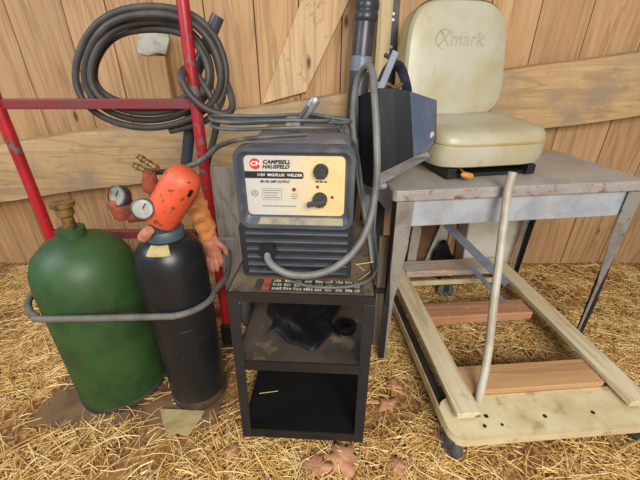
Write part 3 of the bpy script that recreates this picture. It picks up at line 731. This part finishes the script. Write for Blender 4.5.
def embl(px0, px1, py0, py1):
    lt = TB @ Matrix.Translation((-.002, -.0105, .268)) @ UP
    lettering('embossed_lettering', 'Xmark', .068, lt, 'vinylemb', bk, width=.182, shear=.15, depth=.0016)
    MB(TB).lathe([(.030, .0012), (.0335, .0012), (.0335, -.004), (.030, -.004)], (-.066, -.0095, .268), (0, -1, 0), 32, caps=False).build('embossed_ring', 'vinylemb', bk)
embl(0, 0, 0, 0)
# cushion
CW = .205
TCU = SB @ Matrix.Translation((0, -.30, .035))
def cushion():
    b = MB(TCU); rings = []
    n = 44
    def o2(sx, sy, off):
        out = []
        for k in range(n):
            a = 2*PI*k/n; c, s_ = math.cos(a), math.sin(a)
            out.append((sx*math.copysign(abs(c)**(2/5.), c), .17+sy*math.copysign(abs(s_)**(2/5.), s_)))
        return out
    for f, z in ((0, 0), (.9, 0), (.96, .006), (1.0, .03), (1.0, .065), (.985, .085), (.94, .1), (.85, .108), (.6, .112), (.3, .11), (0, .109)):
        rings.append([(u, v, z+.022*(v/.34)+(.012*((u/CW)**2) if z > .06 else 0)) if z > .06 else (u, v, z) for u, v in o2(CW*f, .17*f, 0)])
    loft(b, rings); return b.build('cushion', 'vinyl', seat, smooth=True)
cush = cushion()
pipe = []
for k in range(44):
    a = 2*PI*k/44; c, s_ = math.cos(a), math.sin(a)
    pipe.append((CW*1.0*math.copysign(abs(c)**(2/5.), c), .17+.17*math.copysign(abs(s_)**(2/5.), s_), .0745+.022*((.17+.17*s_)/.34)))
MB(TCU).tube([Vector(p) for p in pipe], .0035, 8, closed=True).build('piping', 'vinylside', cush, smooth=True)
MB(SB).box(-.15, .15, -.27, -.0, 0, .012).box(-.16, -.13, -.29, .05, .004, .036).box(.13, .16, -.29, .05, .004, .036).box(-.12, .12, .085, .10, .01, .30).box(-.12, -.09, -.05, .1, .004, .03).box(.09, .12, -.05, .1, .004, .03).build('bracket', 'bracket', seat, bevel=.002)
kp = at(467, 175.5, 1.075)
MB().tube([kp+Vector((-.02, 0, .003)), kp+Vector((-.012, 0, .003)), kp, kp+Vector((.014, 0, -.002)), kp+Vector((.02, 0, -.003))], [.004, .009, .0105, .009, .004], 12).tube([kp+Vector((.0, .0, 0)), kp+Vector((0.0, .10, .004))], .004, 8).build('lever_knob', 'amber', seat, smooth=True)['label'] = 'amber lever knob'

# welding helmet on the left edge of the table
hl = thing('welding_helmet', 'black welding helmet with painted slate sheen lying on the table edge', 'helmet', at(395, 165, 1.06))
V = dict(A1=at(379, 88, .985), A2=at(410, 91, .985), A3=at(414, 157, .972), A4=at(379, 174, .965), B2=at(437, 100, 1.06), B3=at(436, 140, 1.06), B4=at(428, 152, 1.05),
         C1=at(358, 96, 1.05), C4=at(359, 181, 1.03), D4=at(373, 189, 1.0), D3=at(397, 176, 1.02), D2=at(431, 157, 1.08),
         E1=at(364, 100, 1.16), E4=at(366, 178, 1.14), E2=at(420, 104, 1.17), E3=at(418, 152, 1.15), N=at(394, 88.5, .978), NB=at(396, 166, .960))
def facet(b, *names):
    n = len(names); b.add([V[q] for q in names], [tuple(range(n))])
b = MB(); facet(b, 'A1', 'N', 'NB', 'A4'); facet(b, 'N', 'A2', 'A3', 'NB'); facet(b, 'C1', 'A1', 'A4', 'C4'); facet(b, 'E1', 'C1', 'C4', 'E4'); facet(b, 'E2', 'E1', 'E4', 'E3'); facet(b, 'B2', 'E2', 'E3', 'B4', 'B3'); facet(b, 'C4', 'A4', 'D4')
b.build('shell', 'helmet', hl, solid=.004, bevel=.003)
b = MB(); facet(b, 'A2', 'B2', 'B3', 'B4', 'A3'); b.build('sheen_facet', 'helmetsheen', hl, solid=.004, bevel=.002)['label'] = 'right facet of the black shell with its slate blue sheen painted in'
b = MB(); facet(b, 'A4', 'NB', 'D3', 'D4'); facet(b, 'NB', 'A3', 'D2', 'D3'); facet(b, 'A3', 'B4', 'D2'); b.build('chin_rim', 'rim', hl, solid=.004, bevel=.001)
b = MB().prism([V['C4'], V['D4'], V['D3'], V['D2'], V['E3'], V['E4']], (0, 0, .004)); b.build('neck_side', 'helmet', hl)
b = MB().tube(catmull([at(384, 92, 1.06), at(387, 76, 1.06), at(394, 65, 1.07), at(401, 69, 1.09), at(406, 84, 1.1), at(408, 96, 1.11)], 6), .014, 10, flat=.3, upref=(0, 0, 1)).build('headgear_band', 'band', hl, smooth=True)
MB().bar(at(380, 90, 1.0), at(396, 51, 1.02), .018, .004, up=(0, -1, .3)).build('headgear_strap', 'bandblue', hl, bevel=.0015)
MB().tube(catmull([at(378, 92, 1.05), at(386, 84, 1.03), at(394, 88, 1.05), at(402, 84, 1.08)], 4), .006, 8).build('ratchet', 'brass', hl, smooth=True)
MB().tube(catmull([at(379, 82, 1.08), at(384, 70, 1.08), at(391, 60, 1.1), at(385, 55, 1.12)], 4), .006, 8).build('sweatband', 'bar', hl, smooth=True)
c = at(372, 184, .995)
MB().lathe([(0, -.012), (.008, -.012), (.011, -.004), (.011, .006), (.006, .012), (0, .012)], at(383, 186, 1.0), (1, -.2, .25), 14).build('pivot_knob', 'bluesteel', hl, smooth=True)
n_ = (V['A3']-V['A2']).cross(V['B2']-V['A2']).normalized(); n_ = n_ if n_.y < 0 else -n_
w = .3; base_ = V['A2']*.08+V['B3']*.70+V['A3']*.12+V['B2']*.10
ux = (V['B3']-V['A3']).normalized(); uz = n_.cross(ux)
MB().prism([base_+n_*.0005+ux*a+uz*c for a, c in ((-.012, -.006), (.010, -.007), (.011, .004), (.002, .008), (-.010, .005))], n_*.0008).build('sticker', 'sticker', hl)

# pipe, lath and bar standing behind
b_ = at(359, 84, 1.525); t_ = at(368, -6, 1.555); dr = (t_-b_).normalized()
foot = b_ - dr*((b_.z-.004)/dr.z)
tp = thing('plastic_pipe', 'thick black plastic pipe with ribbed collar standing behind the helmet', 'pipe', foot)
MB().tube([foot, b_, t_+dr*.2], .041, 24).build('pipe_body', 'pipe', tp, smooth=True)
onp = lambda px, py: b_+dr*(at(px, py, 1.54)-b_).length
c0 = onp(365.5, 22)
pr = []
for i in range(5): pr += [(.043, .036*i), (.047, .036*i+.008), (.047, .036*i+.024), (.043, .036*i+.032)]
MB().lathe([(.040, -.004)]+pr+[(.040, .18)], c0, dr, 28).build('ribbed_collar', 'pipe', tp, smooth=True)
MB().lathe([(.0405, -.052), (.044, -.049), (.044, .0), (.0405, .004)], onp(361, 58), dr, 28).build('tape_band', 'bluesteel', tp, smooth=True)
def stick(name, pa, pb, w, th, m, label, cat, ext=.25):
    a, c = at(*pa), at(*pb); d = (c-a).normalized(); f = a-d*((a.z-.006)/d.z)
    o = MB().bar(f, c+d*ext, w, th, up=(0, 1, 0)).build(name, m, bevel=.0015); tag(o, label, cat); return o
stick('wooden_lath', (381, 70, 1.60), (386, 0, 1.60), .055, .018, 'lathwood', 'pale narrow wooden lath standing between black pipe and dark bar', 'lath')
o = thing('steel_bar', 'dark flat steel bar with bolt holes standing left of the seat back', 'bar', at(391, 60, 1.50))
a, c = at(390, 60, 1.632), at(394, 0, 1.632); d = (c-a).normalized(); f = a-d*((a.z-.006)/d.z)
MB().bar(f, c+d*.25, .049, .008, up=(0, 1, 0)).build('flat_bar', 'bar', o, bevel=.001)
for py in (14, 20, 47):
    q = a+d*((at(393, py, 1.632).z-a.z)/d.z); MB().lathe([(0, .006), (.0055, .006), (.0055, 0)], q+Vector((0, -.0035, 0)), (0, -1, 0), 14).build('bolt', 'gaugeface', o)
# stake between cart and table leg, tubes behind the welder
a, c = at(378, 346, Z=.005), at(386, 236, 1.13)
o = thing('wooden_stake', 'weathered stake with rusty band standing just behind the front table leg', 'stake', a)
MB().bar(a, c, .048, .022, up=(0, 1, 0)).build('stake_body', 'stake', o, bevel=.002)
m_ = a.lerp(c, .55); MB().bar(m_-(c-a).normalized()*.012, m_+(c-a).normalized()*.012, .058, .032, up=(0, 1, 0)).build('band', 'tankrust', o, bevel=.002)
a, c = at(362, 165, 1.32), at(372, 285, 1.32); d = (c-a).normalized()
o = MB().tube([a-d*.1, a, c, c+d*((c.z-.01)/-d.z)], .0105, 12).build('steel_tube', 'bluesteel', smooth=True)
tag(o, 'thin grey steel tube leaning behind the welder cable, right of the welder', 'tube')
o = MB().bar(at(387, 318, Z=.008), at(364, 196, 1.2), .04, .01, up=(0, 1, 0)).build('slanted_board', 'bluesteel', bevel=.001)
tag(o, 'slanted blue grey flat board below the helmet, behind the table leg', 'board')

# ------------------------------------------------------------ dolly
DT = frame(.366, .603, 0, 4.6)
dl = thing('platform_dolly', 'low cream platform dolly with planks and steel corner, under the table', 'dolly', DT)
DW, DL = .66, .905; ZF = .118
# corner deck plate with rounded corner
out = [(x, y, ZF-.006) for x, y in rrect(0, DW, 0, .135, .045, 6)]
dk = MB(DT).prism(out, (0, 0, .006)).build('deck_plate', 'creamsteel', dl, bevel=.002)
b = MB(DT); rr = rrect(0, DW, 0, DL, .045, 6)
loft(b, [[(x, y, ZF-.034) for x, y in rr], [(x, y, ZF+.001) for x, y in rr], [(x*.992+.0026, y*.995+.003, ZF+.001) for x, y in rr], [(x*.992+.0026, y*.995+.003, ZF-.034) for x, y in rr]])
k = len(rr); b.f += [(3*k+j, 3*k+(j+1) % k, (j+1) % k, j) for j in range(k)]
b.build('frame', 'creamsteel', dl, smooth=True)
MB(DT).box(.006, .038, .10, DL-.02, ZF-.03, ZF-.02).box(.006, .009, .10, DL-.02, ZF-.03, ZF-.002).build('side_channel', 'bar', dl)
MB(DT).box(DW-.035, DW-.006, .16, DL-.02, ZF-.03, ZF-.02).build('side_channel', 'bar', dl)
for u, v, r in ((.128, .064, .0065), (.108, .012+.022, .0055), (.16, .034, .0045), (.30, .05, .006), (.45, .05, .006)):
    MB(DT).lathe([(0, .0006), (r, .0006), (r, -.002)], (u, v, ZF), (0, 0, 1), 16).build('bolt_hole', 'darkhole', dk)
MB(DT).box(.045, .09, .066, .11, ZF, ZF+.014).build('spacer_block', 'bar', dl, bevel=.003)
MB(DT).hexa([(.030, .052, ZF+.014), (.102, .052, ZF+.014), (.108, DL-.01, ZF+.014), (.038, DL-.01, ZF+.014), (.030, .052, ZF+.034), (.102, .052, ZF+.034), (.108, DL-.01, ZF+.034), (.038, DL-.01, ZF+.034)]).build('side_plank', 'creamwood', dl, bevel=.002)
MB(DT).box(DW-.10, DW-.03, .05, DL-.01, ZF+.014, ZF+.034).build('side_plank', 'creamwood', dl, bevel=.002)
MB(DT).box(.112, DW-.105, .137, .235, ZF-.008, ZF+.018).build('cross_plank', 'tanwood', dl, bevel=.002)
MB(DT).box(.112, DW-.105, .50, .59, ZF-.034, ZF+.006).build('cross_plank', 'redwood', dl, bevel=.003)
MB(DT).box(.112, DW-.105, .80, .90, ZF, ZF+.032).build('cross_plank', 'chalkwood', dl, bevel=.003)
MB(DT).box(.04, DW-.04, .765, .78, ZF-.026, ZF-.004).build('cross_rail', 'creamsteel', dl, bevel=.002)
def caster(u, v, ang, r=.036):
    b = MB(DT).lathe([(.008, -.012), (r*.8, -.013), (r, -.008), (r, .008), (r*.8, .013), (.008, .012)], (u, v, r+.0015), (math.cos(ang), math.sin(ang), 0), 24)
    w = b.build('caster', 'tread', dl, smooth=True)
    x, y = math.cos(ang), math.sin(ang)
    MB(DT).bar((u+x*.017, v+y*.017, r), (u+x*.017, v+y*.017, .09), .024, .003, up=(x, y, 0)).bar((u-x*.017, v-y*.017, r), (u-x*.017, v-y*.017, .09), .024, .003, up=(x, y, 0)).box(u-.024, u+.024, v-.024, v+.024, .084, .09).build('caster_fork', 'steelgrey', w)
caster(.012+.012, .035, .5); caster(DW-.05, .04, .2); caster(DW-.05, DL-.06, .1)
pw = at(445, 290, Z=.04); loc = DT.inverted() @ pw
caster(loc.x, loc.y, 1.45, .04)
hp = [at(478.5, 402, Z=ZF), at(481, 390, .735), at(488.5, 350, .80), at(494, 300, .87), at(499, 262, .92), at(503, 228, .965), at(508, 190, 1.0), at(513, 172, 1.012)]
MB().tube(catmull(hp, 6), .0125, 14).build('handle', 'creampipe', dl, smooth=True)

# ------------------------------------------------------------ clutter under the table, at the wall
a, c = at(414, 252, 1.62), at(447, 226, 1.62)
o = MB().box(a.x, a.x+.17, 1.665, 1.745, .005, .36).build('cardboard_box', 'cardboard', bevel=.004); tag(o, 'brown cardboard box against the wall under the table', 'box')
a = at(463, 252, 1.60); c = at(498, 252, 1.60)
bx = thing('storage_bin', 'off white plastic bin under the table at the wall', 'bin', (a.x, 1.66, 0))
MB().hexa([(a.x+.02, 1.615, .004), (c.x+.08, 1.615, .004), (c.x+.08, 1.735, .004), (a.x+.02, 1.735, .004), (a.x, 1.60, .33), (c.x+.1, 1.60, .33), (c.x+.1, 1.74, .33), (a.x, 1.74, .33)]).build('body', 'whiteplastic', bx, bevel=.01, bseg=3)
MB().box(a.x-.008, c.x+.108, 1.592, 1.745, .33, .35).build('lid', 'whiteplastic', bx, bevel=.004)
a = at(434, 250, 1.64)
o = MB().hexa([(a.x-.06, 1.625, .004), (a.x+.05, 1.625, .004), (a.x+.06, 1.655, .004), (a.x-.06, 1.655, .004), (a.x+.01, 1.63, .32), (a.x+.055, 1.63, .32), (a.x+.065, 1.655, .32), (a.x+.03, 1.655, .32)]).build('plastic_jug', 'whiteplastic', bevel=.015, bseg=3)
tag(o, 'pale plastic jug between the cardboard box and the bin', 'jug')
def lump():
    b = MB(); n, m2 = 16, 10; c = at(441, 258, 1.59); c.z = .004
    vs = []
    for j in range(m2+1):
        for i in range(n):
            th = 2*PI*i/n; ph = PI/2*j/m2
            r = 1+.3*math.sin(3*th+4*ph)+.2*math.sin(7*th-3*ph)
            vs.append((c.x+.062*r*math.cos(th)*math.cos(ph), 1.585+.022*r*math.sin(th)*math.cos(ph), c.z+.21*math.sin(ph)*(1+.1*math.sin(5*th))))
    b.add(vs, [(j*n+i, j*n+(i+1) % n, (j+1)*n+(i+1) % n, (j+1)*n+i) for j in range(m2) for i in range(n)])
    return b.build('trash_bag', 'bag', smooth=True)
tag(lump(), 'black crumpled trash bag behind the dolly under the table', 'bag')

a, c = at(411, 262, 1.57), at(417, 226, 1.60); d = (c-a).normalized()
o = MB().bar(a-d*((a.z-.006)/d.z), c+d*.12, .045, .02, up=(0, 1, 0)).build('grey_batten', 'greywood', bevel=.002)
tag(o, 'grey wooden batten standing under the table behind the dolly, nearest the front leg', 'batten')

# ------------------------------------------------------------ light
W = bpy.data.worlds.new('world'); S.world = W; W.use_nodes = True
bg = W.node_tree.nodes['Background']; bg.inputs[0].default_value = lin((236, 238, 244)); bg.inputs[1].default_value = .27
def area(name, loc, tgt, sx, sy, e, c):
    l = bpy.data.lights.new(name, 'AREA'); l.shape = 'RECTANGLE'; l.size = sx; l.size_y = sy; l.energy = e; l.color = c[:3]
    o = bpy.data.objects.new(name, l); COL.objects.link(o); o.location = loc
    o.rotation_euler = (Vector(tgt)-Vector(loc)).to_track_quat('-Z', 'Y').to_euler()
area('doorway_daylight', (.5, -1.7, 2.0), (0, 1.0, .5), 1.5, 1.2, 106, (1.0, .96, .90))
area('side_window_daylight', (-1.9, .2, 1.9), (.3, 1.1, .7), 1.0, 1.0, 24, (.82, .90, 1.0))
vs_ = S.view_settings; vs_.view_transform = 'Standard'; vs_.look = 'None'; vs_.gamma = 1; vs_.use_curve_mapping = False; vs_.exposure = .15
S.cycles.max_bounces = 6
